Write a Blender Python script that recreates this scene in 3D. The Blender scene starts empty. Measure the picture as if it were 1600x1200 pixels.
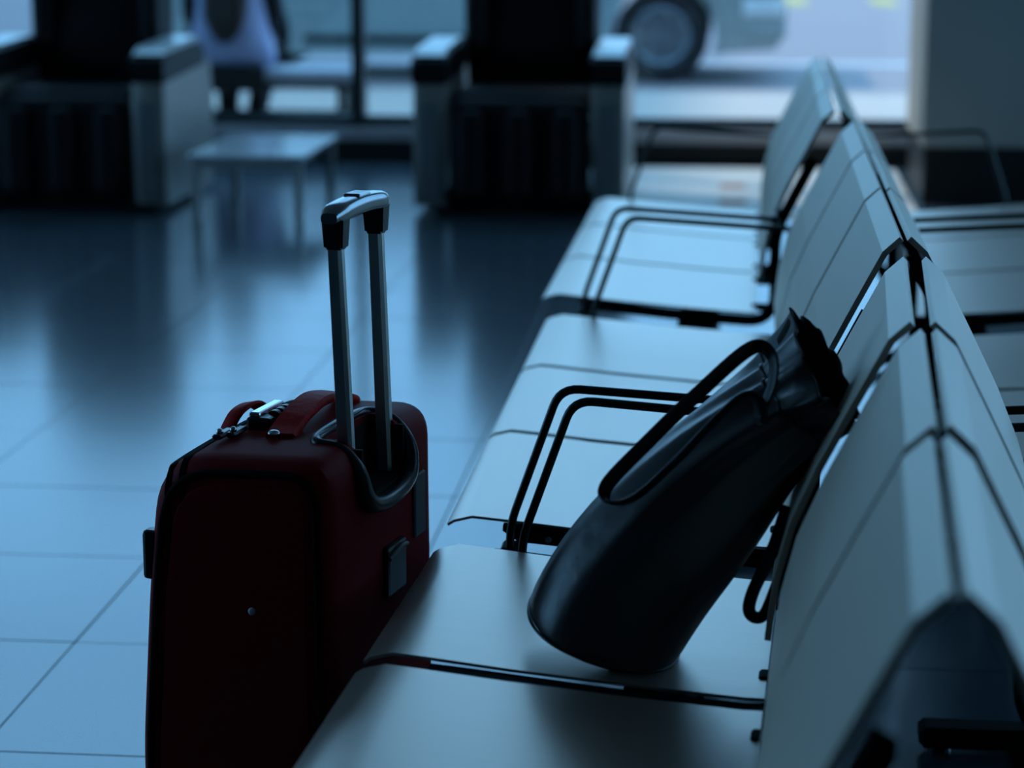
import bpy, bmesh, math, random
from mathutils import Vector, Matrix
random.seed(7)
R = math.radians
scene = bpy.context.scene
COL = scene.collection

# ------------------------------------------------------------------ camera
PITCH, YAW, HC = 12.149, 5.584, 1.30
cd = bpy.data.cameras.new('camera')
cam = bpy.data.objects.new('camera', cd); COL.objects.link(cam)
cam.location = (0, 0, HC); cam.rotation_euler = (R(90 - PITCH), 0, R(YAW))
cd.sensor_fit = 'HORIZONTAL'; cd.sensor_width = 36; cd.lens = 81.0
cd.clip_start = .05; cd.clip_end = 300
cd.dof.use_dof = True; cd.dof.focus_distance = 3.02; cd.dof.aperture_fstop = 3.4
scene.camera = cam

# ------------------------------------------------------------------ world: even blue daylight
w = bpy.data.worlds.new('world'); scene.world = w; w.use_nodes = True
bg = w.node_tree.nodes['Background']
bg.inputs[0].default_value = (.24, .58, 1.0, 1); bg.inputs[1].default_value = 2.0

# sun from the front left; an unseen added wing outside keeps it off the left part of the pavement
sd = bpy.data.lights.new('sun', 'SUN'); sd.energy = 2.0; sd.color = (1, .93, .84); sd.angle = R(1.5)
sun = bpy.data.objects.new('sun', sd); COL.objects.link(sun); sun.rotation_euler = Vector((-.66, .33, .66)).to_track_quat('Z', 'Y').to_euler()

scene.view_settings.view_transform = 'Standard'
scene.view_settings.look = 'None'
scene.view_settings.gamma = 1
scene.view_settings.exposure = 0.35
scene.view_settings.use_curve_mapping = False
scene.cycles.use_denoising = True
scene.cycles.max_bounces = 8
scene.cycles.diffuse_bounces = 4
scene.cycles.caustics_reflective = False
scene.cycles.caustics_refractive = False
scene.cycles.sample_clamp_indirect = 6

# ------------------------------------------------------------------ materials
MATS = {}
def mat(name, col, rough=.5, metal=0., spec=.5, noise=None, bump=None, vary=.12, aniso=None, coat=0., ior=1.5):
    """noise = (scale xyz) colour variation; bump = (scale xyz, strength)"""
    m = bpy.data.materials.new(name); m.use_nodes = True
    nt = m.node_tree; b = nt.nodes['Principled BSDF']
    b.inputs['Base Color'].default_value = (*col, 1)
    b.inputs['Roughness'].default_value = rough
    b.inputs['IOR'].default_value = ior
    b.inputs['Metallic'].default_value = metal
    b.inputs['Specular IOR Level'].default_value = spec
    b.inputs['Coat Weight'].default_value = coat
    tc = nt.nodes.new('ShaderNodeTexCoord')
    def ntex(scale, detail=4):
        mp = nt.nodes.new('ShaderNodeMapping'); mp.inputs['Scale'].default_value = scale
        nt.links.new(tc.outputs['Object'], mp.inputs['Vector'])
        n = nt.nodes.new('ShaderNodeTexNoise'); n.inputs['Scale'].default_value = 1; n.inputs['Detail'].default_value = detail
        nt.links.new(mp.outputs[0], n.inputs['Vector']); return n
    n = ntex(noise or (9, 9, 9))
    rmp = nt.nodes.new('ShaderNodeMapRange')
    rmp.inputs['To Min'].default_value = 1 - vary; rmp.inputs['To Max'].default_value = 1 + vary
    nt.links.new(n.outputs['Fac'], rmp.inputs['Value'])
    mx = nt.nodes.new('ShaderNodeVectorMath'); mx.operation = 'SCALE'
    mx.inputs[0].default_value = col
    nt.links.new(rmp.outputs[0], mx.inputs['Scale']); nt.links.new(mx.outputs[0], b.inputs['Base Color'])
    if bump:
        bn = ntex(bump[0], 5); bp = nt.nodes.new('ShaderNodeBump')
        bp.inputs['Strength'].default_value = bump[1]; bp.inputs['Distance'].default_value = bump[2] if len(bump) > 2 else .002
        nt.links.new(bn.outputs['Fac'], bp.inputs['Height']); nt.links.new(bp.outputs[0], b.inputs['Normal'])
    MATS[name] = m
    return m

mat('seat_metal', (.76, .62, .52), .34, .75, noise=(4, 260, 4), vary=.05, bump=((6, 900, 6), .06))
mat('back_metal', (.88, .76, .62), .45, .3, noise=(120, 4, 120), vary=.03)
mat('frame_black', (.008, .009, .009), .75, 0, .08)
mat('arm_black', (.012, .016, .014), .3, .1)
mat('tile', (.07, .10, .125), .17, 0, .5, ior=2.25, noise=(3, 3, 3), vary=.2, bump=((5, 5, 5), .02))
mat('grout', (.015, .02, .025), .7)
mat('red_fabric', (.30, .004, .010), .65, 0, .25, noise=(400, 400, 400), vary=.35, bump=((900, 900, 900), .25, .0006))
mat('red_strap', (.70, .012, .014), .6, 0, .15, noise=(60, 400, 60), vary=.3, bump=((60, 60, 60), .5, .003))
mat('black_fabric', (.006, .005, .006), .8, 0, .15, bump=((700, 700, 700), .3, .0005))
mat('black_plastic', (.012, .015, .018), .28, 0, .5)
mat('grey_plastic', (.16, .17, .17), .35, 0, .5)
mat('aluminium', (.62, .64, .62), .3, 1, noise=(300, 300, 3), vary=.06)
mat('chrome', (.7, .72, .74), .15, 1)
mat('grip_metal', (.30, .33, .35), .18, .9)
mat('patch_grey', (.12, .14, .15), .5)
mat('leather', (.008, .011, .015), .38, 0, 1.0, noise=(30, 30, 30), vary=.3, bump=((18, 18, 18), .25, .010))
mat('leather_strap', (.007, .006, .011), .36, 0, .5, bump=((200, 200, 200), .15, .001))
mat('lining', (.004, .004, .005), .8)
mat('chair_leather', (.005, .005, .006), .55, 0, .2, bump=((30, 30, 30), .15, .004))
mat('chair_shell', (.30, .27, .24), .38, .2)
mat('chair_silver', (.55, .58, .58), .3, .4)
mat('table_top', (.55, .55, .55), .18, 0, .5, ior=2.0)
mat('table_leg', (.55, .52, .48), .35, .3)
mat('window_frame', (.02, .028, .03), .4, .3)
mat('sill_metal', (.5, .47, .48), .45, .2)
mat('wall_paint', (.14, .15, .15), .8)
mat('pillar_panel', (.45, .43, .38), .55, noise=(2, 2, 2))
mat('plinth_black', (.006, .007, .008), .5)
mat('ceiling_paint', (.36, .35, .33), .9)
mat('pavement', (.60, .47, .40), .75, noise=(1.2, .8, 1), vary=.12)
mat('road', (.30, .235, .24), .75, noise=(.2, 3.5, 1), vary=.12)
mat('kerb', (.5, .40, .36), .75)
mat('line_yellow', (.55, .42, .10), .7)
mat('line_white', (.62, .64, .66), .7)
mat('patch_pale', (.82, .78, .72), .8)
mat('patch_orange', (.75, .28, .16), .8)
mat('car_paint', (.36, .44, .44), .25, .3, .6, coat=.6)
mat('tyre', (.012, .012, .014), .75)
mat('rim_metal', (.22, .26, .30), .3, .8)
mat('car_glass', (.02, .03, .035), .08)
mat('lamp_glass', (.75, .8, .82), .1)
mat('bench_slab', (.52, .53, .60), .5)
mat('skin', (.20, .11, .08), .55)
mat('hair', (.028, .014, .010), .5, noise=(80, 80, 3), vary=.5, bump=((120, 120, 4), .5, .006))
mat('shirt', (.46, .48, .72), .8, bump=((9, 9, 9), .6, .02))
mat('trousers', (.008, .008, .010), .8)
mat('shoe', (.02, .02, .025), .5)

def glass_mat():
    m = bpy.data.materials.new('window_glass'); m.use_nodes = True; nt = m.node_tree
    nt.nodes.remove(nt.nodes['Principled BSDF'])
    out = nt.nodes['Material Output']
    tr = nt.nodes.new('ShaderNodeBsdfTransparent'); tr.inputs[0].default_value = (.95, .98, .98, 1)
    gl = nt.nodes.new('ShaderNodeBsdfGlossy'); gl.inputs['Roughness'].default_value = .02
    lw = nt.nodes.new('ShaderNodeLayerWeight'); lw.inputs['Blend'].default_value = .5
    pw = nt.nodes.new('ShaderNodeMath'); pw.operation = 'POWER'; pw.inputs[1].default_value = 5
    nt.links.new(lw.outputs['Facing'], pw.inputs[0])
    fr = nt.nodes.new('ShaderNodeMapRange'); fr.inputs['To Min'].default_value = .05; fr.inputs['To Max'].default_value = .9
    nt.links.new(pw.outputs[0], fr.inputs['Value'])
    mx = nt.nodes.new('ShaderNodeMixShader')
    nt.links.new(fr.outputs[0], mx.inputs[0]); nt.links.new(tr.outputs[0], mx.inputs[1]); nt.links.new(gl.outputs[0], mx.inputs[2])
    nt.links.new(mx.outputs[0], out.inputs[0]); MATS['window_glass'] = m
glass_mat()

# ------------------------------------------------------------------ helpers
def mesh_from(bm, name, m, smooth=None):
    bmesh.ops.recalc_face_normals(bm, faces=bm.faces)
    me = bpy.data.meshes.new(name); bm.to_mesh(me); bm.free()
    me.materials.append(MATS[m])
    if smooth is not None:
        for p in me.polygons: p.use_smooth = True
        me.set_sharp_from_angle(angle=R(smooth))
    return me

def link(name, me, parent=None, loc=(0, 0, 0), rot=(0, 0, 0)):
    o = bpy.data.objects.new(name, me); COL.objects.link(o)
    o.parent = parent; o.location = loc; o.rotation_euler = rot
    return o

def obj(name, bm, m, parent=None, loc=(0, 0, 0), rot=(0, 0, 0), smooth=None):
    return link(name, mesh_from(bm, name, m, smooth), parent, loc, rot)

def thing(name, label, cat, loc=(0, 0, 0), rz=0, group=None):
    o = bpy.data.objects.new(name, None); COL.objects.link(o)
    o.empty_display_size = .1
    o.location = loc; o.rotation_euler = (0, 0, rz)
    return tag(o, label, cat, group)

def tag(o, label, cat, group=None):
    o['label'] = label; o['category'] = cat
    if group: o['group'] = group
    return o

def structure(o, label=None, cat=None):
    o['kind'] = 'structure'
    if label: o['label'] = label
    if cat: o['category'] = cat
    return o

def BM(): return bmesh.new()

def box(bm, lo, hi, bevel=0, seg=2, mtx=None):
    x0, y0, z0 = lo; x1, y1, z1 = hi
    vs = [bm.verts.new(p) for p in ((x0, y0, z0), (x1, y0, z0), (x1, y1, z0), (x0, y1, z0), (x0, y0, z1), (x1, y0, z1), (x1, y1, z1), (x0, y1, z1))]
    fs = [bm.faces.new([vs[i] for i in q]) for q in ((3, 2, 1, 0), (4, 5, 6, 7), (0, 1, 5, 4), (1, 2, 6, 5), (2, 3, 7, 6), (3, 0, 4, 7))]
    if bevel:
        es = list({e for f in fs for e in f.edges})
        r = bmesh.ops.bevel(bm, geom=es, offset=bevel, segments=seg, profile=.5, affect='EDGES')
        vs = list({v for f in r['faces'] for v in f.verts} | {v for v in vs if v.is_valid})
    if mtx is not None:
        bmesh.ops.transform(bm, matrix=mtx, verts=[v for v in vs if v.is_valid])
    return bm

def smooth_path(pts, n=8, closed=False):
    P = [Vector(p) for p in pts]; out = []
    N = len(P); last = N if closed else N - 1
    for i in range(last):
        if closed: a, b, c, d = P[(i - 1) % N], P[i], P[(i + 1) % N], P[(i + 2) % N]
        else: a, b, c, d = P[max(i - 1, 0)], P[i], P[i + 1], P[min(i + 2, N - 1)]
        for k in range(n):
            t = k / n
            out.append(.5 * (2 * b + (c - a) * t + (2 * a - 5 * b + 4 * c - d) * t * t + (3 * b - a - 3 * c + d) * t ** 3))
    if not closed: out.append(P[-1])
    return out

def fillet(pts, r, n=5):
    """polyline with rounded corners"""
    P = [Vector(p) for p in pts]; out = [P[0]]
    for i in range(1, len(P) - 1):
        a = (P[i - 1] - P[i]); c = (P[i + 1] - P[i])
        rr = min(r, a.length * .49, c.length * .49)
        p0 = P[i] + a.normalized() * rr; p2 = P[i] + c.normalized() * rr
        for k in range(n + 1):
            t = k / n
            out.append((1 - t) ** 2 * p0 + 2 * t * (1 - t) * P[i] + t * t * p2)
    out.append(P[-1]); return out

def tube(bm, path, rad, seg=10, closed=False, flat=None, upv=None):
    """sweep a circle (or a flat rectangle flat=(w,t)) along a path"""
    P = [Vector(p) for p in path]; N = len(P); rings = []
    prev = None
    for i, p in enumerate(P):
        if closed: t = P[(i + 1) % N] - P[i - 1]
        else: t = P[min(i + 1, N - 1)] - P[max(i - 1, 0)]
        t.normalize()
        if prev is None:
            ref = Vector(upv) if upv else (Vector((0, 0, 1)) if abs(t.z) < .9 else Vector((0, 1, 0)))
        else: ref = prev
        u = (ref - t * ref.dot(t)).normalized(); prev = u
        v = t.cross(u)
        r = rad[i] if isinstance(rad, (list, tuple)) else rad
        if flat:
            W, T = flat[0] / 2, flat[1] / 2
            ring = [p + u * a * T + v * b * W for a, b in ((1, -.85), (1, .85), (.4, 1), (-.4, 1), (-1, .85), (-1, -.85), (-.4, -1), (.4, -1))]
        else:
            ring = [p + (u * math.cos(2 * math.pi * k / seg) + v * math.sin(2 * math.pi * k / seg)) * r for k in range(seg)]
        rings.append([bm.verts.new(q) for q in ring])
    S = len(rings[0])
    for i in range(N if closed else N - 1):
        A, B = rings[i], rings[(i + 1) % N]
        for k in range(S):
            bm.faces.new((A[k], A[(k + 1) % S], B[(k + 1) % S], B[k]))
    if not closed:
        bm.faces.new(rings[0][::-1]); bm.faces.new(rings[-1])
    return bm

def loft(bm, rings, cap0=True, cap1=True):
    V = [[bm.verts.new(p) for p in r] for r in rings]; S = len(V[0])
    for A, B in zip(V, V[1:]):
        for k in range(S):
            bm.faces.new((A[k], A[(k + 1) % S], B[(k + 1) % S], B[k]))
    if cap0: bm.faces.new(V[0][::-1])
    if cap1: bm.faces.new(V[-1])
    return bm

def prism_y(bm, poly, y0, y1):
    """closed xz polygon extruded along y"""
    return loft(bm, [[(x, y0, z) for x, z in poly], [(x, y1, z) for x, z in poly]])

def sheet(bm, prof, thick, y0, y1, inset=.0):
    """bent sheet: open xz profile with thickness, extruded along y with softened ends"""
    P = [Vector((x, 0, z)) for x, z in prof]; N = len(P); A = []; B = []
    for i in range(N):
        t = (P[min(i + 1, N - 1)] - P[max(i - 1, 0)]).normalized(); n = Vector((-t.z, 0, t.x))
        A.append(P[i] + n * thick / 2); B.append(P[i] - n * thick / 2)
    poly = [(p.x, p.z) for p in A] + [(p.x, p.z) for p in reversed(B)]
    return prism_y(bm, poly, y0, y1)

def bool_cut(o, cutter_bm):
    me = bpy.data.meshes.new('cut'); bmesh.ops.recalc_face_normals(cutter_bm, faces=cutter_bm.faces); cutter_bm.to_mesh(me); cutter_bm.free()
    c = bpy.data.objects.new('cut', me); COL.objects.link(c)
    c.matrix_world = Matrix.Identity(4)
    par = o.parent; o.parent = None
    md = o.modifiers.new('b', 'BOOLEAN'); md.operation = 'DIFFERENCE'; md.object = c; md.solver = 'EXACT'
    bake(o)
    o.parent = par
    bpy.data.objects.remove(c)

def bake(o):
    dg = bpy.context.evaluated_depsgraph_get(); dg.update()
    me = bpy.data.meshes.new_from_object(o.evaluated_get(dg))
    o.modifiers.clear(); o.data = me

# ------------------------------------------------------------------ hall shell
XL, XR, YB, YF, ZC = -9.5, 9.5, -7.0, 11.10, 4.6
bm = BM(); box(bm, (XL, YB, -.12), (XR, YF + .06, -.006)); floor = structure(obj('floor', bm, 'grout'), 'dark glossy floor laid with large square tiles', 'floor')
TX, TY, X0, Y0 = .545, .525, -1.144, 3.258
G = .0028
def tile_mesh(w_, d_):
    b = BM(); box(b, (G / 2, G / 2, -.012), (w_ - G / 2, d_ - G / 2, 0)); 
    es = [e for e in b.edges if all(v.co.z > -.001 for v in e.verts)]
    bmesh.ops.bevel(b, geom=es, offset=.0004, segments=1, affect='EDGES')
    return mesh_from(b, 'tile', 'tile')
TME = tile_mesh(TX, TY)
fw = cam.rotation_euler.to_matrix() @ Vector((0, 0, -1)); rt = cam.rotation_euler.to_matrix() @ Vector((1, 0, 0)); up = cam.rotation_euler.to_matrix() @ Vector((0, 1, 0))
def in_frame(x, y, mrg=60):
    v = Vector((x, y, -HC)); z = v.dot(fw)
    if z < .3: return False
    px = 800 + 3600 * v.dot(rt) / z; py = 600 - 3600 * v.dot(up) / z
    return -mrg < px < 1600 + mrg and -mrg < py < 1200 + mrg
rest = BM()
ix0, ix1 = int((XL - X0) / TX) - 1, int((XR - X0) / TX) + 1
iy0, iy1 = int((YB - Y0) / TY) - 1, int((YF - Y0) / TY) + 1
ntile = 0
for j in range(iy0, iy1):
    for i in range(ix0, ix1):
        x, y = X0 + i * TX, Y0 + j * TY
        xe, ye = min(x + TX, XR), min(y + TY, YF - .02); xs, ys = max(x, XL), max(y, YB)
        if xe - xs < .02 or ye - ys < .02: continue
        full = (xe - xs) > TX - .001 and (ye - ys) > TY - .001
        seen = any(in_frame(x + a * TX, y + b * TY) for a in (0, .5, 1) for b in (0, .5, 1))
        if seen and ntile < 300:
            me = TME if full else tile_mesh(xe - xs, ye - ys)
            link('tile', me, floor, (xs, ys, random.uniform(-.0004, .0004)), (random.uniform(-.0004, .0004), random.uniform(-.0004, .0004), 0)); ntile += 1
        else:
            box(rest, (xs + G / 2, ys + G / 2, -.010), (xe - G / 2, ye - G / 2, 0))
o = obj('tile_field', rest, 'tile', floor); o['kind'] = 'stuff'

bm = BM(); box(bm, (XL - .2, YB - .2, ZC), (XR + .2, YF + .25, ZC + .2)); structure(obj('ceiling', bm, 'ceiling_paint'), 'dim flat ceiling of the waiting hall', 'ceiling')
bm = BM(); box(bm, (XL - .2, YB - .2, -.12), (XR + .2, YB, ZC)); structure(obj('wall_back', bm, 'wall_paint'), 'plain painted wall behind the waiting hall', 'wall')

def window_bay(n, a, b, axis, at, out):
    """glazed bay between a and b along axis ('x' or 'y'), standing on line `at`; out = +1/-1 outward"""
    e = bpy.data.objects.new('window_%d' % n, None); COL.objects.link(e)
    structure(e, 'tall glazed bay %d with dark frame and low sill' % n, 'window')
    def bx(lo, hi, bev=0):
        bm = BM()
        if axis == 'x':
            box(bm, (lo[0], at + min(lo[1] * out, hi[1] * out), lo[2]), (hi[0], at + max(lo[1] * out, hi[1] * out), hi[2]), bev, 1)
        else:
            box(bm, (at + min(lo[1] * out, hi[1] * out), lo[0], lo[2]), (at + max(lo[1] * out, hi[1] * out), hi[0], hi[2]), bev, 1)
        return bm
    obj('kick_plate', bx((a, 0, -.02), (b, .12, .10)), 'plinth_black', e)
    obj('sill', bx((a, -.03, .10), (b, .16, .165), .006), 'sill_metal', e)
    obj('bottom_rail', bx((a, .03, .165), (b, .10, .215), .004), 'window_frame', e)
    obj('mullion', bx((b - .03, .0, .10), (b + .03, .12, ZC), .004), 'window_frame', e)
    obj('top_rail', bx((a, .02, ZC - .10), (b, .12, ZC)), 'window_frame', e)
    obj('transom', bx((a, .03, 2.55), (b, .10, 2.61), .004), 'window_frame', e)
    obj('pane', bx((a + .03, .06, .21), (b - .03, .068, 2.56)), 'window_glass', e)
    obj('pane', bx((a + .03, .06, 2.60), (b - .03, .068, ZC - .09)), 'window_glass', e)
    return e
n = 1
x = -1.838 - 2.75 * 3
while x < XR - .1:
    window_bay(n, max(x, XL), min(x + 2.75, XR), 'x', YF, 1); n += 1; x += 2.75
YS = 2.1
for xx, oo in ((XL, -1), (XR, 1)):
    for k in range(3):
        window_bay(n, YS + 3.0 * k, YS + 3.0 * (k + 1), 'y', xx, oo); n += 1
bm = BM(); box(bm, (XL - .2, YB, -.12), (XL, YS, ZC)); structure(obj('wall_left', bm, 'wall_paint'), 'plain painted wall section on the left', 'wall')
bm = BM(); box(bm, (XR, YB, -.12), (XR + .2, YS, ZC)); structure(obj('wall_right', bm, 'wall_paint'), 'plain painted wall on the right', 'wall')

# pillar in front of the glazing on the right
p = bpy.data.objects.new('wall_pillar', None); COL.objects.link(p); p.location = (.765, 9.73, 0)
structure(p, 'broad grey clad pillar with black plinth beside the window', 'pillar')
bm = BM(); box(bm, (0, 0, .242), (1.6, .9, ZC), .008, 1); obj('cladding', bm, 'pillar_panel', p)
bm = BM(); box(bm, (.012, .012, 0), (1.588, .888, .242)); obj('plinth', bm, 'plinth_black', p)

# ------------------------------------------------------------------ outdoors
bm = BM(); box(bm, (-45, YF + .13, -.2), (45, 15.2, -.02)); structure(obj('ground_pavement', bm, 'pavement'), 'pale pavement outside the windows', 'pavement')
bm = BM(); box(bm, (-45, 15.2, -.2), (45, 15.42, -.015), .02, 2); structure(obj('ground_kerb', bm, 'kerb'), 'stone kerb between pavement and road', 'kerb')
bm = BM(); box(bm, (-60, 15.42, -.3), (60, 60, -.06)); structure(obj('ground_road', bm, 'road'), 'grey asphalt road beyond the pavement', 'road')
bm = BM(); box(bm, (-10, 18.3, -.062), (30, 18.55, -.055)); tag(obj('road_line', bm, 'line_white'), 'white line painted along the near side of the road', 'road marking')
for x0, x1, lab in ((.45, .82, 'small yellow road marking nearer the car'), (1.60, 1.91, 'small yellow road marking nearer the grey pillar')):
    bm = BM(); box(bm, (x0, 27.9, -.062), (x1, 30.2, -.055)); tag(obj('road_marking', bm, 'line_yellow'), lab, 'road marking')
sunshade = bpy.data.objects.new('sunshade_block', None); COL.objects.link(sunshade); sunshade.location = (-12, 11.4, 0)  # out-of-view block, added only to shade the left of the pavement
structure(sunshade, 'unseen added wing of the building reaching out to the street', 'wall')
bm = BM(); box(bm, (-5, 0, -.2), (0, 20, 11.7)); obj('shade_block', bm, 'wall_paint', sunshade)
for k in range(6):
    for zz in (1.0, 4.5, 8.0):
        bm = BM(); box(bm, (-.02, 1.2 + 3.1 * k, zz), (.03, 3.0 + 3.1 * k, zz + 2.0)); obj('pane', bm, 'car_glass', sunshade)  # dark panels dressing the added block
# outdoor bench
t = thing('outdoor_bench', 'low outdoor bench with pale slab seat on dark rails beyond the glass', 'bench', (-2.85, 12.3, -.02))
bm = BM(); box(bm, (-.85, -.19, .315), (.82, .19, .375), .01, 2); obj('seat_slab', bm, 'bench_slab', t)
bm = BM(); box(bm, (-.84, -.17, .275), (.81, .17, .314)); obj('under_frame', bm, 'frame_black', t)
for sx in (-.78, .75):
    for sy in (-.15, .15):
        bm = BM(); box(bm, (sx - .02, sy - .02, 0), (sx + .02, sy + .02, .28)); obj('leg', bm, 'frame_black', t)
for sy in (-.15, .15):
    bm = BM(); box(bm, (-.78, sy - .015, .105), (.75, sy + .015, .135)); obj('stretcher', bm, 'frame_black', t)

# ------------------------------------------------------------------ car
def make_car():
    t = thing('car', 'pale silver car parked on the road outside the window', 'car', (-.55, 16.5, -.06))
    # side outline, x: front at +.86, rear at -3.62 ; z heights; wheel arches cut out
    WB, RA = 3.05, .385
    def arch(cx):
        return [(cx + RA * math.cos(a), .32 + RA * math.sin(a)) for a in [R(-18 + 216 * k / 12) for k in range(13)]]
    fr = arch(0); rr = arch(-WB)
    prof = [(.80, .24), (.87, .34), (.88, .52), (.84, .66), (.70, .78), (.30, .90), (-.25, .97), (-1.0, 1.38), (-1.5, 1.46), (-2.3, 1.44), (-2.9, 1.30), (-3.6, 1.02), (-3.84, .95), (-3.90, .60), (-3.86, .30), (-3.75, .22)]
    prof += [q for q in reversed(rr)] + [(-WB + RA + .05, .20), (-RA - .05, .20)] + [q for q in reversed(fr)] + [(.45, .22)]
    def ring(y, s, dz=0):
        return [(x * 1, y, z) if z < .95 else (x, y + (s if y < .9 else -s) * (z - .95) / .5, z) for x, z in prof]
    W = 1.74
    bm = BM()
    rings = [ring(.0, .30), ring(.0 + W, .30)]
    V = [[bm.verts.new(p_) for p_ in r_] for r_ in rings]; S = len(prof)
    for k in range(S): bm.faces.new((V[0][k], V[0][(k + 1) % S], V[1][(k + 1) % S], V[1][k]))
    bm.faces.new(V[0]); bm.faces.new(V[1][::-1])
    bmesh.ops.recalc_face_normals(bm, faces=bm.faces)
    side = [e for e in bm.edges if abs(e.verts[0].co.y - e.verts[1].co.y) < .4 and e.calc_face_angle(0) > .6 and (e.verts[0].co.z > .5)]
    bmesh.ops.bevel(bm, geom=side, offset=.05, segments=2, affect='EDGES')
    bmesh.ops.triangulate(bm, faces=[f for f in bm.faces if len(f.verts) > 4])
    obj('body', bm, 'car_paint', t)
    # glazing on near side, slightly proud
    bm = BM()
    def gq(pts):
        a = [(x, -.012 + .30 * (z - .95) / .5 if z > .95 else -.012, z) for x, z in pts]
        b_ = [(x, y + .02, z) for x, y, z in a]
        loft(bm, [a, b_])
    gq([(-.42, .99), (-1.03, 1.33), (-1.55, 1.40), (-1.55, .99)]); obj('window', bm, 'car_glass', t)
    bm = BM(); gq([(-1.63, .99), (-1.63, 1.40), (-2.3, 1.38), (-2.75, 1.26), (-2.95, .99)]); obj('window', bm, 'car_glass', t)
    bm = BM(); box(bm, (-RA - .1, -.012, .28), (-WB + RA + .1, .01, .33), .006, 1) if False else box(bm, (-WB + RA + .1, -.012, .28), (-RA - .1, .01, .33), .006, 1); obj('side_trim', bm, 'tyre', t)
    bm = BM(); box(bm, (.56, -.015, .46), (.86, .12, .60), .03, 2); obj('headlight', bm, 'lamp_glass', t)
    bm = BM(); box(bm, (.60, -.012, .34), (.885, .2, .40), .01, 1); obj('bumper_strip', bm, 'car_paint', t)
    for xx in (-1.2, -1.9):
        bm = BM(); box(bm, (xx, -.03, .82), (xx + .16, 0, .85), .008, 1); obj('door_handle', bm, 'chrome', t)
    for cx in (0, -WB):
        for cy in (.02, W - .24):
            wl = link('wheel', None, t) if False else None
            bm = BM()
            pr = [(.20, .0), (.215, -.01), (.30, -.012), (.335, .03), (.335, .19), (.30, .22), (.20, .22)]
            rings = []
            for k in range(32):
                a = 2 * math.pi * k / 32
                rings.append([(cx + r_ * math.cos(a), cy + yy, .335 + r_ * math.sin(a)) for r_, yy in pr])
            V = [[bm.verts.new(q) for q in r_] for r_ in rings]
            for k in range(32):
                A, B = V[k], V[(k + 1) % 32]
                for q in range(len(pr)): bm.faces.new((A[q], A[(q + 1) % len(pr)], B[(q + 1) % len(pr)], B[q]))
            ty = obj('wheel', bm, 'tyre', t, smooth=40)
            bm = BM()
            tube(bm, [(cx + .195 * math.cos(2 * math.pi * k / 28), cy + .01, .335 + .195 * math.sin(2 * math.pi * k / 28)) for k in range(28)], .018, 6, True)
            bmesh.ops.create_cone(bm, cap_ends=True, segments=20, radius1=.05, radius2=.04, depth=.04, matrix=Matrix.Translation((cx, cy + .01, .335)) @ Matrix.Rotation(R(90), 4, 'X'))
            bmesh.ops.create_cone(bm, cap_ends=True, segments=24, radius1=.2, radius2=.2, depth=.02, matrix=Matrix.Translation((cx, cy + .07, .335)) @ Matrix.Rotation(R(90), 4, 'X'))
            for k in range(7):
                M = Matrix.Translation((cx, cy + .012, .335)) @ Matrix.Rotation(2 * math.pi * k / 7 + .2, 4, 'Y')
                box(bm, (-.022, -.012, .03), (.022, .02, .19), .006, 1, M)
            obj('rim', bm, 'rim_metal', ty, smooth=40)
make_car()

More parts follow.
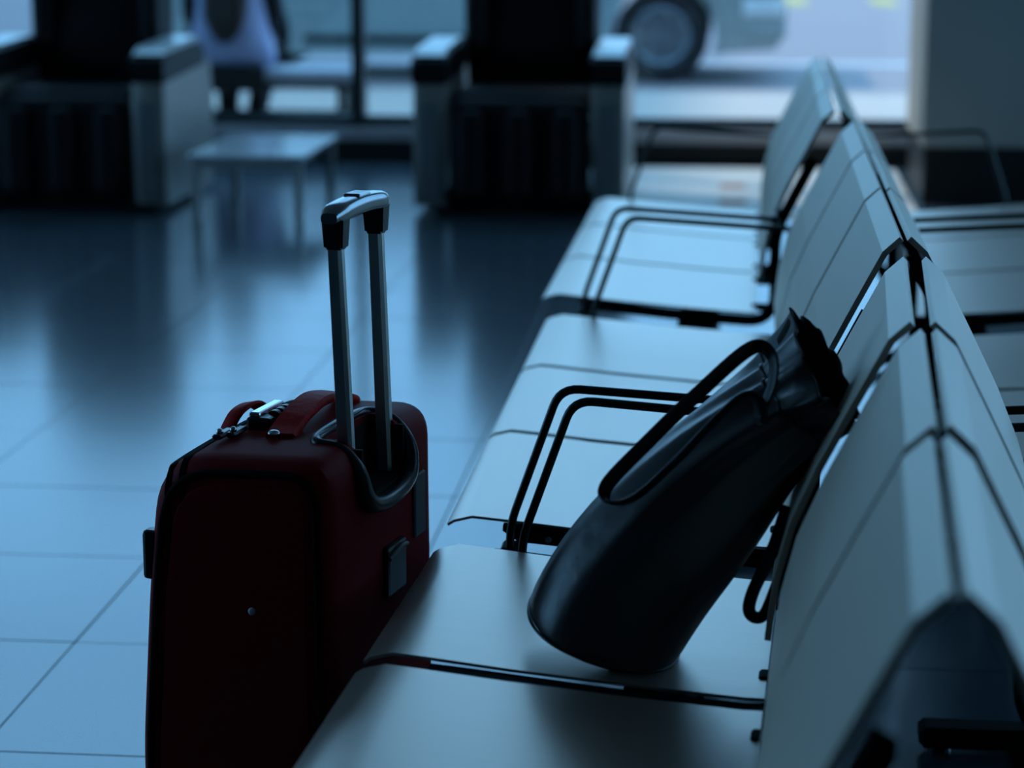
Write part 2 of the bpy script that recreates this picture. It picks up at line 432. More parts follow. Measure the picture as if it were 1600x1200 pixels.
# ------------------------------------------------------------------ seated person outdoors (seen from behind)
def make_person():
    t = thing('person', 'person in a loose pale blue shirt and dark trousers seated outside, seen from behind', 'person', (-2.71, 12.28, -.02))
    # local: faces +y, seat top at z=.375
    J = {'pel': (0, .0, .46), 'wai': (0, -.03, .60), 'che': (0, -.03, .78), 'nec0': (0, -.01, .93), 'nec': (0, .01, .99), 'hd': (0, .03, 1.07), 'top': (0, .02, 1.17)}
    edges = [('pel', 'wai'), ('wai', 'che'), ('che', 'nec0'), ('nec0', 'nec'), ('nec', 'hd'), ('hd', 'top')]
    rad = {'pel': (.15, .11), 'wai': (.125, .095), 'che': (.15, .105), 'nec0': (.09, .07), 'nec': (.05, .052), 'hd': (.078, .095), 'top': (.055, .065)}
    for s, q in ((-1, 'l'), (1, 'r')):
        J.update({'sh' + q: (s * .165, -.02, .89), 'el' + q: (s * .215, .05, .64), 'wr' + q: (s * .13, .25, .555), 'ha' + q: (s * .10, .32, .545),
                  'hi' + q: (s * .095, .03, .45), 'kn' + q: (s * .115, .36, .46), 'an' + q: (s * .075, .20, .09), 'toe' + q: (s * .085, .33, .035), 'hee' + q: (s * .075, .17, .045)})
        rad.update({'sh' + q: (.062, .062), 'el' + q: (.042, .042), 'wr' + q: (.028, .028), 'ha' + q: (.034, .022), 'hi' + q: (.09, .085), 'kn' + q: (.06, .06), 'an' + q: (.038, .038), 'toe' + q: (.034, .026), 'hee' + q: (.034, .034)})
        edges += [('che', 'sh' + q), ('sh' + q, 'el' + q), ('el' + q, 'wr' + q), ('wr' + q, 'ha' + q), ('pel', 'hi' + q), ('hi' + q, 'kn' + q), ('kn' + q, 'an' + q), ('an' + q, 'toe' + q), ('an' + q, 'hee' + q)]
        for k, (dx, dy) in enumerate(((-.026, .075), (-.009, .085), (.009, .082), (.026, .068))):
            J['f%d%s' % (k, q)] = (s * .10 + dx, .32 + dy, .535); rad['f%d%s' % (k, q)] = (.008, .008); edges.append(('ha' + q, 'f%d%s' % (k, q)))
        J['th' + q] = (s * .10 - s * .05, .345, .545); rad['th' + q] = (.009, .009); edges.append(('ha' + q, 'th' + q))
    keys = list(J); me = bpy.data.meshes.new('body')
    me.from_pydata([J[k] for k in keys], [(keys.index(a), keys.index(b)) for a, b in edges], [])
    me.materials.append(MATS['skin'])
    o = link('body', me)
    sk = o.modifiers.new('s', 'SKIN')
    for i, k in enumerate(keys):
        me.skin_vertices[0].data[i].radius = rad[k]
        me.skin_vertices[0].data[i].use_root = (k == 'pel')
    sb = o.modifiers.new('d', 'SUBSURF'); sb.levels = 2; sb.render_levels = 2
    bake(o)
    for pl in o.data.polygons: pl.use_smooth = True
    if not o.data.materials: o.data.materials.append(MATS['skin'])
    o.parent = t
    # face: nose, ears, eyes, mouth
    bm = BM(); loft(bm, [[(-.014, .115, 1.055), (.014, .115, 1.055), (.012, .10, 1.05), (-.012, .10, 1.05)], [(-.012, .138, 1.05), (.012, .138, 1.05), (.012, .11, 1.04), (-.012, .11, 1.04)], [(-.006, .118, 1.10), (.006, .118, 1.10), (.006, .10, 1.10), (-.006, .10, 1.10)]]); obj('nose', bm, 'skin', t, smooth=60)
    for s in (-1, 1):
        bm = BM(); bmesh.ops.create_uvsphere(bm, u_segments=10, v_segments=8, radius=.028, matrix=Matrix.Translation((s * .083, .03, 1.065)) @ Matrix.Diagonal((.4, .8, 1.2, 1))); obj('ear', bm, 'skin', t, smooth=60)
        bm = BM(); bmesh.ops.create_uvsphere(bm, u_segments=10, v_segments=8, radius=.012, matrix=Matrix.Translation((s * .032, .112, 1.085))); obj('eye', bm, 'shirt', t, smooth=60)
    bm = BM(); box(bm, (-.022, .105, 1.012), (.022, .122, 1.022), .004, 2); obj('mouth', bm, 'red_strap', t)
    # loose shirt: lofted shell, wide at the hem
    def ell(cx, cy, z, a, b, n=28, wob=0):
        return [(cx + (a + wob * math.sin(5 * q + z * 9)) * math.cos(q), cy + (b + wob * math.sin(4 * q + 1 + z * 7)) * math.sin(q), z) for q in [2 * math.pi * k / n for k in range(n)]]
    bm = BM()
    loft(bm, [ell(0, -.005, .398, .228, .165, wob=.008), ell(0, -.01, .43, .248, .18, wob=.008), ell(0, -.015, .50, .235, .17, wob=.008), ell(0, -.02, .60, .20, .15, wob=.006), ell(0, -.025, .72, .185, .14, wob=.004), ell(0, -.025, .84, .19, .13), ell(0, -.02, .90, .17, .11), ell(0, -.01, .95, .085, .075), ell(0, 0, .975, .066, .064)])
    obj('shirt', bm, 'shirt', t, smooth=60)
    for s in (-1, 1):
        bm = BM(); tube(bm, smooth_path([(s * .15, -.02, .89), (s * .20, 0, .80), (s * .225, .04, .66), (s * .20, .10, .61), (s * .14, .235, .56)], 5), [.075 - .0022 * k for k in range(21)], 12); obj('sleeve', bm, 'trousers', t, smooth=60)
        bm = BM(); pth = smooth_path([(s * .075, -.02, .465), (s * .10, .15, .465), (s * .115, .34, .455), (s * .112, .37, .40), (s * .09, .28, .22), (s * .077, .21, .10)], 5)
        tube(bm, pth, [.098 - .0018 * k for k in range(len(pth))], 12); obj('trouser_leg', bm, 'trousers', t, smooth=60)
        bm = BM(); loft(bm, [ell(s * .08, .24, .0, .045, .125, 16), ell(s * .08, .24, .03, .046, .128, 16), ell(s * .08, .22, .06, .042, .10, 16), ell(s * .077, .20, .10, .042, .05, 16)]); obj('shoe', bm, 'shoe', t, smooth=60)
    bm = BM(); loft(bm, [ell(0, -.200, .265, .20, .008, 20), ell(0, -.204, .33, .215, .008, 20), ell(0, -.200, .383, .21, .012, 20), ell(0, -.10, .395, .20, .11, 20)]); obj('tunic_hem', bm, 'trousers', t, smooth=60)
    # long hair falling down the back
    bm = BM()
    loft(bm, [ell(.0, -.196, .52, .03, .010, 20, .004), ell(.005, -.190, .57, .075, .024, 20, .006), ell(.0, -.178, .65, .112, .034, 20, .008), ell(0, -.145, .78, .125, .04, 20, .006), ell(0, -.10, .92, .115, .06, 20), ell(0, -.035, 1.02, .105, .085, 20), ell(0, .0, 1.10, .104, .105, 20), ell(0, .01, 1.17, .088, .09, 20), ell(0, .015, 1.215, .045, .05, 20)])
    obj('hair', bm, 'hair', t, smooth=60)
make_person()

# ------------------------------------------------------------------ massage chairs
def rbox(lo, hi, bev, seg=3):
    b = BM(); box(b, lo, hi, bev, seg); return b

def make_massage_chair(label, loc, rz):
    t = thing('massage_chair', label, 'massage chair', loc, rz, 'black massage chairs in front of the windows')
    W = .425
    obj('base', rbox((-.36, -.30, 0), (.36, .42, .10), .02), 'plinth_black', t)
    for s in (-1, 1):
        a, b = sorted((s * W, s * (W - .13)))
        # side shell outline in y,z: front edge upright, top rising to the front, rounded
        prof = [(-.40, .03), (-.42, .12), (-.425, .40), (-.41, .53), (-.36, .575), (-.10, .60), (.25, .62), (.42, .55), (.46, .40), (.44, .03)]
        bm = BM(); loft(bm, [[(a, y, z) for y, z in prof], [(a + .012, y * 1.015, z + .006) for y, z in prof], [(b - .012, y * 1.015, z + .006) for y, z in prof], [(b, y, z) for y, z in prof]])
        sh = obj('side_shell', bm, 'chair_shell', t, smooth=35)
        bm = rbox((a + .02, -.435, .06), (b - .02, -.405, .46), .01, 2); obj('front_strip', bm, 'grey_plastic', sh)
        # arm pad: black with silver cap on top
        bm = BM(); pr2 = [(-.425, .53), (-.44, .58), (-.43, .625), (-.34, .645), (.2, .66), (.3, .62), (.3, .56)]
        loft(bm, [[(a - .006, y, z) for y, z in pr2], [(b + .006, y, z) for y, z in pr2]]); obj('armrest', bm, 'chair_leather', t, smooth=30)
        bm = BM(); pr3 = [(-.40, .644), (-.33, .668), (.18, .684), (.24, .672), (.18, .655), (-.33, .642)]
        loft(bm, [[(a + .004, y, z) for y, z in pr3], [(b - .004, y, z) for y, z in pr3]]); obj('armrest_cap', bm, 'chair_silver', t, smooth=30)
    # seat cushion and leg rest with two calf grooves
    obj('seat_cushion', rbox((-.285, -.36, .36), (.285, .30, .50), .05), 'chair_leather', t)
    lr = obj('leg_rest', rbox((-.285, -.43, .05), (.285, -.28, .47), .045), 'chair_leather', t)
    for s in (-1, 0, 1):
        obj('calf_pad', rbox((s * .19 - .05, -.475, .08), (s * .19 + .05, -.40, .43), .03), 'chair_leather', lr)
    # backrest, leaning back, with shoulder wings and head pillow
    def sec(z, y, hw, th):
        n_ = 20; out = []
        for k in range(n_):
            q = 2 * math.pi * k / n_; c, s_ = math.cos(q), math.sin(q)
            out.append((hw * math.copysign(abs(c) ** .5, c), y + th * math.copysign(abs(s_) ** .6, s_), z))
        return out
    bm = BM(); loft(bm, [sec(.40, .24, .27, .10), sec(.50, .25, .283, .13), sec(.70, .29, .288, .14), sec(.90, .34, .285, .14), sec(1.05, .38, .26, .13), sec(1.15, .41, .20, .10), sec(1.19, .42, .10, .06)])
    bk = obj('backrest', bm, 'chair_leather', t, smooth=50)
    for s in (-1, 1):
        bm = BM(); box(bm, (s * .235 - .045, .10, .62), (s * .235 + .045, .24, .98), .04, 3); obj('shoulder_wing', bm, 'chair_leather', bk)
    obj('head_pillow', rbox((-.17, .20, .92), (.17, .30, 1.10), .045), 'chair_leather', bk)
    return t
make_massage_chair('black massage chair between the low table and the waiting benches', (-.875, 9.63, 0), 0)
make_massage_chair('black massage chair on the left, its silver armrest beside the low table', (-2.735, 9.58, 0), R(0))

# ------------------------------------------------------------------ pale sheet added to give the floor its bright patch by the glazing
t = thing('floor_patch', 'pale sheet with orange marks, added as the bright patch of floor by the window', 'mat', (.10, 10.1, 0))
bm = BM(); box(bm, (-.62, -.85, 0), (.64, .80, .008), .003, 1); mt = obj('patch_sheet', bm, 'patch_pale', t)
for yy in (-.42, .12):
    bm = BM(); box(bm, (-.17, yy - .09, .008), (-.06, yy + .09, .0095)); obj('mark', bm, 'patch_orange', t)

# ------------------------------------------------------------------ low table
t = thing('low_table', 'low pale table with thin metal legs between the two massage chairs', 'table', (-1.93, 9.32, 0), R(0))
bm = BM(); box(bm, (-.235, -.40, .245), (.235, .40, .27), .005, 2); obj('tabletop', bm, 'table_top', t)
for sx in (-.205, .205):
    for sy in (-.36, .36):
        bm = BM(); box(bm, (sx - .016, sy - .016, 0), (sx + .016, sy + .016, .245)); obj('leg', bm, 'table_leg', t)
for sy in (-.36, .36):
    bm = BM(); box(bm, (-.19, sy - .01, .215), (.19, sy + .01, .244)); obj('apron', bm, 'table_leg', t)

# ------------------------------------------------------------------ waiting benches
ZT = .834
BACK = [(-.001, ZT), (-.023, ZT - .020), (-.062, ZT - .096), (-.098, ZT - .168), (-.126, ZT - .235), (-.142, ZT - .300), (-.150, ZT - .37)]
SEAT = [(-.625, .414), (-.616, .420), (-.590, .4265), (-.55, .423), (-.45, .413), (-.30, .401), (-.18, .393), (-.158, .393)]
def make_bench(label, apex0, apex1, side, p_off=(0, 0, 0), gap=.022, far_arm=.05, far_dx=0):
    """three-seat beam bench. apex0/apex1: near and far end of its backrest ridge (x, y). side -1: seats to the left, +1: to the right"""
    dx, dy = apex1[0] - apex0[0], apex1[1] - apex0[1]
    L = math.hypot(dx, dy); rz = math.atan2(-dx, dy); p = L / 3
    t = thing('waiting_bench', label, 'bench', (apex0[0], apex0[1], 0), rz, 'three-seat waiting benches standing back to back')
    S = -side
    mir = lambda pr: [(x * S, z) for x, z in pr]
    b1 = BM(); sheet(b1, mir(BACK), .008, gap / 2, p - gap / 2)
    bmesh.ops.recalc_face_normals(b1, faces=b1.faces)
    bme = mesh_from(b1, 'backrest', 'back_metal')
    b2 = BM(); sheet(b2, mir(SEAT), .004, gap / 2, p - gap / 2)
    # cut-outs at the rear of the pan
    sme = mesh_from(b2, 'seat_pan', 'seat_metal', 25)
    # L bracket
    cl = fillet([(-.545, 0, .4165), (-.505, 0, .4135), (-.30, 0, .3945), (-.128, 0, .384), (-.128, 0, .58), (-.050, 0, .735)], .05, 6)
    b3 = BM()
    hh = [.004, .012] + [.0135] * (len(cl) - 2)
    A = []; B = []
    for i, q in enumerate(cl):
        tt = (cl[min(i + 1, len(cl) - 1)] - cl[max(i - 1, 0)]).normalized(); nn = Vector((-tt.z, 0, tt.x))
        A.append(q + nn * .002); B.append(q - nn * hh[i] * 1.5)
    poly = [(q.x * S, q.z) for q in A] + [(q.x * S, q.z) for q in reversed(B)]
    bw = gap / 2 - .003; prism_y(b3, poly, -bw, bw); kme = mesh_from(b3, 'bracket', 'frame_black')
    for k in range(3):
        link('seat_pan', sme, t, (0, k * p, 0)); link('backrest', bme, t, (p_off[k] , k * p, 0))
    cb_ = BM(); box(cb_, (min(-.168 * S, -.122 * S), -.016, .384), (max(-.168 * S, -.122 * S), .016, .398), .003, 1); cme = mesh_from(cb_, 'rear_clip', 'frame_black')
    for k in range(3):
        for q in (.10, p - .10): link('rear_clip', cme, t, (0, k * p + q, 0))
    for k in range(4):
        yy = min(max(k * p, bw), L - bw)
        br = link('bracket', kme, t, (0, yy, 0))
        bb = BM(); bmesh.ops.create_cone(bb, cap_ends=True, segments=12, radius1=.005, radius2=.005, depth=.024, matrix=Matrix.Translation((-.480 * S, 0, .400)) @ Matrix.Rotation(R(90), 4, 'X'))
        obj('bolt', bb, 'chrome', br)
    # beam, spine link, legs
    bm = BM(); box(bm, (min(-.33 * S, -.25 * S), .02, .295), (max(-.33 * S, -.25 * S), L - .02, .365), .004, 1); obj('beam', bm, 'frame_black', t)
    for yy in (.27 * L / 1.6, L - .27 * L / 1.6):
        bm = BM(); box(bm, (min(-.32 * S, -.26 * S), yy - .03, .04), (max(-.32 * S, -.26 * S), yy + .03, .30), .006, 1); lg = obj('leg', bm, 'frame_black', t)
        bm = BM(); box(bm, (min(-.56 * S, -.06 * S), yy - .03, .012), (max(-.56 * S, -.06 * S), yy + .03, .045), .008, 1); ft = obj('foot', bm, 'frame_black', lg)
        for xx in (-.53, -.09):
            bm = BM(); bmesh.ops.create_cone(bm, cap_ends=True, segments=12, radius1=.02, radius2=.018, depth=.014, matrix=Matrix.Translation((xx * S, yy, .007))); obj('glide', bm, 'black_plastic', lg)
    # bent tube armrests at both ends
    pth = fillet([(-.532, 0, .392), (-.53, 0, .432), (-.462, 0, .626), (-.12, 0, .606)], .028, 6)
    for yy, ax in ((-.030, 0), (L + far_arm, far_dx)):
        bm = BM(); tube(bm, [((q.x + ax * max(0, min(1, (-q.x - .12) / .3))) * S, yy, q.z) for q in pth], .0062, 10); ar = obj('armrest', bm, 'arm_black', t, smooth=40)
        y2 = 0 if yy < 0 else L
        bm = BM(); box(bm, (min(-.545 * S, -.515 * S), min(yy, y2) - .006, .380), (max(-.545 * S, -.515 * S), max(yy, y2) + .006, .396), .003, 1); obj('clamp', bm, 'arm_black', ar)
        bm = BM(); box(bm, (min(-.128 * S, -.112 * S), min(yy, y2) - .006, .590), (max(-.128 * S, -.112 * S), max(yy, y2) + .006, .614), .003, 1); obj('clamp', bm, 'arm_black', ar)
    return t
make_bench('grey metal three-seat bench carrying the black handbag, nearest on the suitcase side', (.150, 1.485), (.226, 2.985), -1, (0, .004, -.006), .042, .016, .022)
make_bench('grey metal three-seat bench facing left, middle of its row, just beyond the handbag', (.226, 3.125), (.236, 4.735), -1, (0, 0, 0))
make_bench('grey metal three-seat bench facing left, farthest of its row, close to the massage chair', (.206, 4.96), (.224, 6.60), -1)
make_bench('grey metal three-seat bench facing right, nearest of its row, behind the handbag bench', (.157, 1.49), (.238, 2.99), 1, (0, .004, .004), .042, .016, .022)
make_bench('grey metal three-seat bench facing right, middle of its row', (.2345, 3.13), (.245, 4.74), 1)
make_bench('grey metal three-seat bench facing right, farthest of its row, in front of the pillar', (.218, 4.96), (.236, 6.60), 1)

# ------------------------------------------------------------------ suitcase
def make_suitcase():
    t = thing('suitcase', 'dark red fabric trolley suitcase with raised handle standing beside the bench', 'suitcase', (-.569, 2.906, 0), R(-12))
    def outline(ins=0, top=0):
        # x,z outline of the side, front (left) bulging downwards
        c = [(-.149 + ins, .055 + ins), (-.153 + ins, .20), (-.134 + ins, .45), (-.115 + ins, .603 - ins), (.120 - ins, .612 - ins), (.124 - ins, .055 + ins)]
        P = [Vector((x, 0, z)) for x, z in c]; out = []
        rad = [.03, .05, .08, .07, .045, .03]
        for i in range(6):
            a = P[i - 1] - P[i]; b = P[(i + 1) % 6] - P[i]
            rr = min(rad[i] * (1 if ins < .02 else .8), a.length * .48, b.length * .48); p0 = P[i] + a.normalized() * rr; p2 = P[i] + b.normalized() * rr
            for k in range(9):
                q = k / 8; out.append((1 - q) ** 2 * p0 + 2 * q * (1 - q) * P[i] + q * q * p2)
        return [(v.x, v.z) for v in out]
    bm = BM(); rings = []
    for y, ins in ((-.186, .045), (-.185, .022), (-.181, .010), (-.172, .003), (-.155, 0), (-.05, -.001), (.05, -.001), (.167, 0), (.184, .003), (.193, .010), (.197, .022), (.198, .045)):
        rings.append([(x, y, z + (.004 * (1 - (y / .19) ** 2) if z > .5 else 0)) for x, z in outline(ins)])
    loft(bm, rings)
    body = obj('body', bm, 'red_fabric')
    cut = BM(); loft(cut, [[(.068, -.078, .70), (.20, -.078, .70), (.20, .080, .70), (.068, .080, .70)], [(.074, -.070, .535), (.20, -.070, .528), (.20, .072, .528), (.074, .072, .535)]])
    bool_cut(body, cut)
    for pl in body.data.polygons: pl.use_smooth = True
    body.data.set_sharp_from_angle(angle=R(32))
    body.parent = t
    # side panels with zip piping (near and far side)
    for s in (-1, 1):
        bm = BM(); o_ = outline(.030)
        loft(bm, [[(x, s * .182 + (.012 if s > 0 else 0), z) for x, z in o_], [(x, s * .189 + (.012 if s > 0 else 0), z) for x, z in outline(.034)], [(x, s * .190 + (.012 if s > 0 else 0), z) for x, z in outline(.05)]])
        obj('side_panel', bm, 'red_fabric', t, smooth=30)
        bm = BM(); tube(bm, [(x, s * .1845 + (.012 if s > 0 else 0), z) for x, z in outline(.018)], .0052, 8, True); obj('piping', bm, 'black_fabric', t, smooth=60)
    # double zip line near the front
    def top_at(r_, xf):
        best = 0
        for k in range(len(r_)):
            a, b = Vector(r_[k]), Vector(r_[(k + 1) % len(r_)])
            if (a.x - xf) * (b.x - xf) <= 0 and abs(a.x - b.x) > 1e-6:
                q = a.lerp(b, (xf - a.x) / (b.x - a.x))
                if q.z > best: best = q.z
        return best
    for xf in (-.078, -.098):
        pts = [(xf - .02, -.1865, .12), (xf - .012, -.1865, .35)]
        pts += [(xf, r_[0][1], top_at(r_, xf)) for r_ in rings]
        pts += [(xf - .012, .1985, .35), (xf - .02, .1985, .12)]
        bm = BM(); tube(bm, smooth_path(pts, 3), 0, flat=(.008, .004)); obj('zip', bm, 'black_fabric', t, smooth=60)
    # front pocket (bulging, far-left silhouette)
    bm = BM(); lp = []
    for y, ins in ((-.150, .03), (-.140, .006), (0, 0), (.140, .006), (.150, .03)):
        lp.append([(-.160 + ins, y, .10), (-.164 + ins, y, .22), (-.146 + ins, y, .42), (-.134 + ins, y, .485), (-.10, y, .49), (-.10, y, .10)])
    loft(bm, lp); obj('front_pocket', bm, 'red_fabric', t, smooth=40)
    bm = BM(); box(bm, (-.142, -.176, .437), (-.118, -.150, .502), .006, 2); bk = obj('side_buckle', bm, 'black_plastic', t)
    # combination lock with dials, pulls
    bm = BM(); box(bm, (-.052, -.045, .607), (-.018, .045, .627), .004, 2); lk = obj('lock', bm, 'black_plastic', t)
    bm = BM(); box(bm, (-.050, -.040, .625), (-.034, .042, .633), .003, 2); obj('lock_plate', bm, 'chrome', lk)
    for k in range(3):
        bm = BM(); bmesh.ops.create_cone(bm, cap_ends=True, segments=14, radius1=.009, radius2=.009, depth=.009, matrix=Matrix.Translation((-.024, -.012 + .017 * k, .623)) @ Matrix.Rotation(R(90), 4, 'X')); obj('dial', bm, 'black_plastic', lk, smooth=40)
    for k, (yy, xx) in enumerate(((-.085, -.062), (-.070, -.05))):
        bm = BM(); box(bm, (xx - .008, yy - .028, .611), (xx + .006, yy + .018, .618), .003, 1); zp = obj('zip_pull', bm, 'black_plastic', t)
        bm = BM(); bmesh.ops.create_uvsphere(bm, u_segments=10, v_segments=8, radius=.0048, matrix=Matrix.Translation((xx, yy - .018, .620))); obj('rivet', bm, 'chrome', zp, smooth=60)
    # small red tab behind lock
    bm = BM(); tube(bm, smooth_path([(-.088, -.03, .600), (-.080, -.01, .624), (-.075, .03, .628), (-.07, .06, .612)], 5), 0, flat=(.024, .006)); obj('zip_tab', bm, 'red_strap', t, smooth=60)
    # top grab handle
    bm = BM(); tube(bm, smooth_path([(.010, -.075, .611), (.008, -.055, .616), (.008, -.015, .628), (.008, .045, .636), (.008, .105, .628), (.008, .145, .617), (.008, .16, .611)], 6), 0, flat=(.040, .013)); th = obj('top_handle', bm, 'red_strap', t, smooth=50)
    for yy in (-.082, .155):
        bm = BM(); bmesh.ops.create_uvsphere(bm, u_segments=14, v_segments=8, radius=.0085, matrix=Matrix.Translation((.004, yy, .618)) @ Matrix.Diagonal((1, 1, .55, 1))); obj('rivet', bm, 'chrome', th, smooth=60)
    # telescopic handle well: rim following the top and back face
    hw = t
    rim = [(.064, -.088, .613), (.060, 0, .6165), (.064, .088, .613), (.100, .090, .606), (.124, .090, .575), (.129, .078, .538), (.130, .03, .524), (.130, -.035, .524), (.129, -.078, .540), (.124, -.092, .580), (.100, -.092, .606)]
    bm = BM(); tube(bm, smooth_path(rim, 6, True), [.0075 + .0045 * max(0, min(1, (.605 - q.z) / .06)) for q in smooth_path(rim, 6, True)], 10, True); well = obj('handle_well', bm, 'black_plastic', t, smooth=60)
    bm = BM()   # liner of the recess: back wall, two side walls, floor
    box(bm, (.070, -.076, .533), (.075, .078, .606)); box(bm, (.072, -.077, .533), (.122, -.072, .603)); box(bm, (.072, .073, .533), (.122, .078, .603)); box(bm, (.072, -.072, .529), (.124, .074, .538))
    obj('well_liner', bm, 'lining', well)
    bm = BM(); loft(bm, [[(.050, -.078, .612), (.066, -.088, .614), (.066, .088, .614), (.050, .078, .612)], [(.052, -.070, .618), (.066, -.078, .621), (.066, .078, .621), (.052, .070, .618)]]); obj('well_lip', bm, 'grey_plastic', well)
    # tubes
    tops = [(.088, -.068, .868), (.086, .078, .868)]; bots = [(.100, -.066, .540), (.098, .074, .540)]
    for a, b in zip(bots, tops):
        bm = BM(); oct_ = [(-.0085, -.010), (.0055, -.010), (.0095, -.005), (.0095, .005), (.0055, .010), (-.0085, .010), (-.0105, .006), (-.0105, -.006)]
        loft(bm, [[(a[0] + x, a[1] + y, a[2]) for x, y in oct_], [(b[0] + x * .93, b[1] + y * .93, b[2]) for x, y in oct_]]); obj('handle_tube', bm, 'aluminium', t)
    # grip with black collars and metal top
    gr = None
    bm = BM(); pr = []
    for k in range(17):
        q = k / 16; y = -.088 + .186 * q; z = .8985 + .007 * math.sin(math.pi * q) ** .7
        e_ = min(k, 16 - k); hw_, hh_ = ((.011, .007), (.0145, .0115))[e_] if e_ < 2 else (.0162, .0128)
        sg = lambda v_, p_: math.copysign(abs(v_) ** p_, v_)
        pr.append([(.087 + hw_ * sg(math.cos(u), .55), y, z + hh_ * sg(math.sin(u), .75)) for u in [2 * math.pi * j / 20 for j in range(20)]])
    loft(bm, pr); gr = obj('grip', bm, 'grip_metal', t, smooth=42)
    for b in tops:
        bm = BM(); loft(bm, [[(b[0] + x, b[1] + y, .858) for x, y in ((-.0125, -.0125), (.0125, -.0125), (.0125, .0125), (-.0125, .0125))], [(b[0] + x, b[1] + y, .899) for x, y in ((-.015, -.0145), (.015, -.0145), (.015, .0145), (-.015, .0145))]]); bmesh.ops.bevel(bm, geom=list(bm.edges), offset=.003, segments=2, affect='EDGES'); obj('collar', bm, 'black_plastic', gr)
    bm = BM(); box(bm, (.075, -.012, .914), (.099, .028, .9205), .003, 2); obj('release_button', bm, 'grip_metal', gr)
    # details on the back face
    bm = BM(); box(bm, (.121, .108, .437), (.1265, .150, .524), .002, 1); obj('label_patch', bm, 'patch_grey', t)
    bm = BM(); box(bm, (.119, -.008, .385), (.131, .062, .455), .005, 2); ft = obj('back_foot', bm, 'black_plastic', t)
    bm = BM(); tube(bm, smooth_path([(.131, -.006, .440), (.134, .02, .448), (.134, .04, .449), (.131, .060, .444)], 4), .0035, 8); obj('ridge', bm, 'grey_plastic', ft, smooth=60)
    bm = BM(); bmesh.ops.create_uvsphere(bm, u_segments=14, v_segments=8, radius=.0052, matrix=Matrix.Translation((.016, -.1905, .414)) @ Matrix.Diagonal((1, .5, 1, 1))); obj('stud', bm, 'lamp_glass', t, smooth=60)
    # wheels and feet
    for yy in (-.13, .13):
        bm = BM(); bmesh.ops.create_cone(bm, cap_ends=True, segments=20, radius1=.028, radius2=.028, depth=.024, matrix=Matrix.Translation((.095, yy, .028)) @ Matrix.Rotation(R(90), 4, 'X')); obj('wheel', bm, 'black_plastic', t, smooth=40)
        bm = BM(); box(bm, (.06, yy - .024, .03), (.126, yy + .024, .075), .006, 1); obj('wheel_housing', bm, 'black_plastic', t)
        bm = BM(); box(bm, (-.12, yy - .02, 0), (-.09, yy + .02, .07), .005, 1); obj('foot', bm, 'black_plastic', t)
make_suitcase()

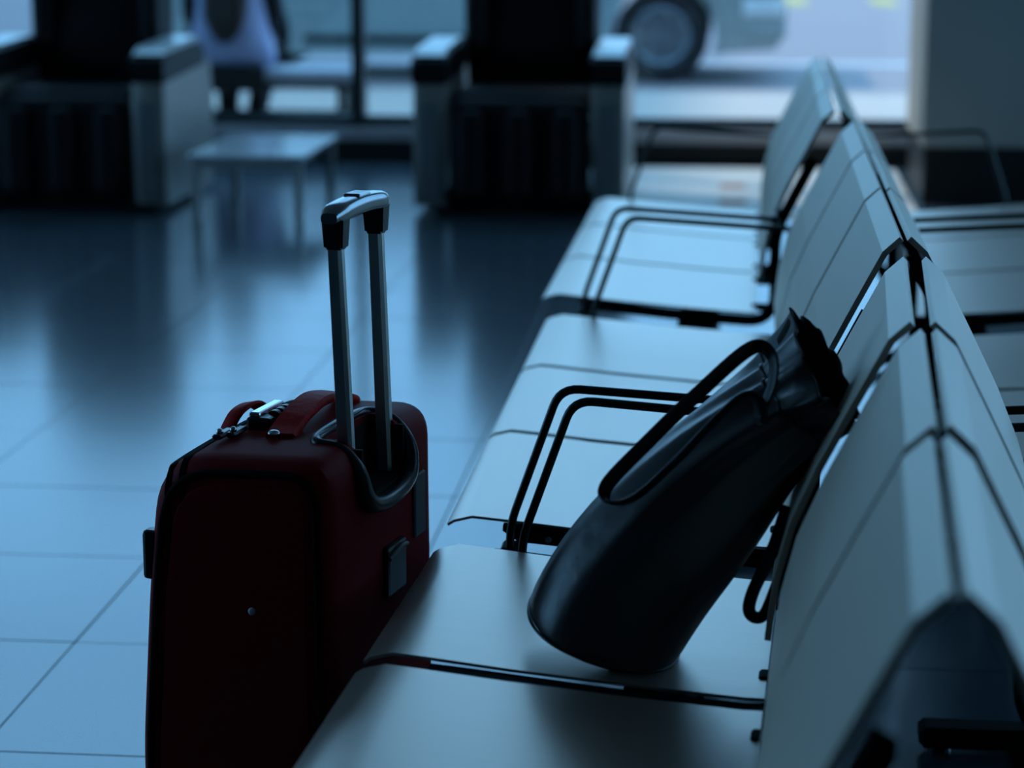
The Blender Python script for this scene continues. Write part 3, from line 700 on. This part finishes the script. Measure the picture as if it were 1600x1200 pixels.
# ------------------------------------------------------------------ handbag
def make_bag():
    base = Vector((-.13, 2.665, .403))
    t = thing('handbag', 'slouching black leather drawstring handbag leaning against the bench back', 'handbag', base)
    # rings: left point (x,z), right point (x,z), centre y, half depth in y, fold strength
    RG = [(-.200, .434, -.085, .404, 2.645, .072, 0, .014), (-.226, .442, -.066, .403, 2.648, .094, 0, .014), (-.240, .452, -.056, .408, 2.650, .102, 0, .014), (-.236, .470, -.046, .424, 2.655, .105, .004, .008),
          (-.217, .508, -.024, .455, 2.662, .107, .008, 0), (-.188, .550, .006, .495, 2.668, .107, .014, 0), (-.150, .594, .036, .538, 2.672, .104, .02, 0), (-.105, .637, .060, .580, 2.675, .100, .03, 0),
          (-.058, .677, .082, .622, 2.675, .095, .05, .006), (-.014, .709, .098, .652, 2.672, .087, .085, .012), (.020, .732, .106, .674, 2.668, .074, .13, .018), (.036, .743, .110, .684, 2.664, .066, .16, .022),
          (.046, .755, .116, .694, 2.656, .070, .13, .028), (.060, .769, .126, .708, 2.648, .074, .10, .034), (.070, .780, .133, .722, 2.640, .071, .10, .038), (.076, .784, .137, .728, 2.636, .066, .15, .040)]
    N = 72; rings = []
    for i, (xl, zl, xr, zr, cy, ry, fs, tl) in enumerate(RG):
        c = Vector(((xl + xr) / 2, cy, (zl + zr) / 2)); u = Vector(((xr - xl) / 2, 0, (zr - zl) / 2)); v = Vector((-tl * .4, ry, tl))
        ring = []
        for k in range(N):
            a = 2 * math.pi * k / N
            f = 1 + fs * (math.sin(11 * a + .5) * .6 + math.sin(7 * a + 1.9 + i * .12) * .5 + .25 * math.sin(17 * a)) + .012 * math.sin(3 * a + i * .7) * (0 if i < 3 else 1)
            e = .86
            cc, ss = math.cos(a), math.sin(a)
            ring.append(c + (u * math.copysign(abs(cc) ** e, cc) + v * math.copysign(abs(ss) ** e, ss)) * f - base)
        rings.append(ring)
    # inside of mouth
    cm = sum(rings[-1], Vector()) / N
    ax = (rings[-1][0] - cm).cross(rings[-1][N // 4] - cm).normalized()
    if ax.z < 0: ax = -ax
    inner = [[cm + (p_ - cm) * .93 - ax * .003 for p_ in rings[-1]], [cm + (p_ - cm) * .8 - ax * .035 for p_ in rings[-1]]]
    bm = BM(); loft(bm, rings, True, False)
    body = obj('bag_body', bm, 'leather', t)
    for pl in body.data.polygons: pl.use_smooth = True
    sb = body.modifiers.new('s', 'SUBSURF'); sb.levels = 1; sb.render_levels = 1
    so = body.modifiers.new('t', 'SOLIDIFY'); so.thickness = .0022; so.offset = -1
    bake(body)
    bm = BM(); loft(bm, inner, False, True); obj('lining', bm, 'lining', t)
    # bound rim and drawstring
    bm = BM(); tube(bm, [p_ for p_ in rings[-1]], .0018, 6, True); obj('rim_binding', bm, 'leather_strap', t, smooth=60)
    cc = sum(rings[11], Vector()) / N
    bm = BM(); tube(bm, [cc + (p_ - cc) * 1.02 for p_ in rings[11]], .0026, 6, True); obj('drawstring', bm, 'leather_strap', t, smooth=60)
    bm = BM(); rb = rings[2]; cb = sum(rb, Vector()) / N
    tube(bm, [cb + (p_ - cb) * .985 for p_ in rb], .0022, 6, True); obj('base_piping', bm, 'leather_strap', t, smooth=60)
    # long shoulder strap falling over the front
    def strap(name, pts, width, upv):
        bm = BM(); tube(bm, [q - base for q in smooth_path(pts, 8)], 0, flat=(width, .0035), upv=upv); return obj(name, bm, 'leather_strap', t, smooth=50)
    strap('strap', [(.030, 2.594, .706), (.046, 2.60, .745), (.044, 2.615, .775), (.020, 2.62, .781), (-.040, 2.615, .727), (-.100, 2.605, .667), (-.142, 2.592, .622), (-.140, 2.572, .606), (-.108, 2.562, .616), (-.060, 2.570, .660), (-.018, 2.578, .706), (.012, 2.586, .732), (.030, 2.588, .728), (.034, 2.590, .700)], .019, (-.5, -.3, .8))
    strap('strap', [(.066, 2.600, .600), (.052, 2.585, .555), (.028, 2.575, .500), (.026, 2.57, .478), (.040, 2.572, .474), (.052, 2.578, .498), (.072, 2.59, .560), (.082, 2.60, .61)], .015, (-.2, -1, .2))
    for q in ((.030, 2.592, .700), (.036, 2.590, .694)):
        pass
    bm = BM(); bmesh.ops.create_cone(bm, cap_ends=True, segments=16, radius1=.0075, radius2=.006, depth=.008, matrix=Matrix.Translation(Vector((.032, 2.592, .702)) - base) @ Matrix.Rotation(R(75), 4, 'X')); obj('eyelet', bm, 'grip_metal', t, smooth=40)
make_bag()
bpy.context.view_layer.update()
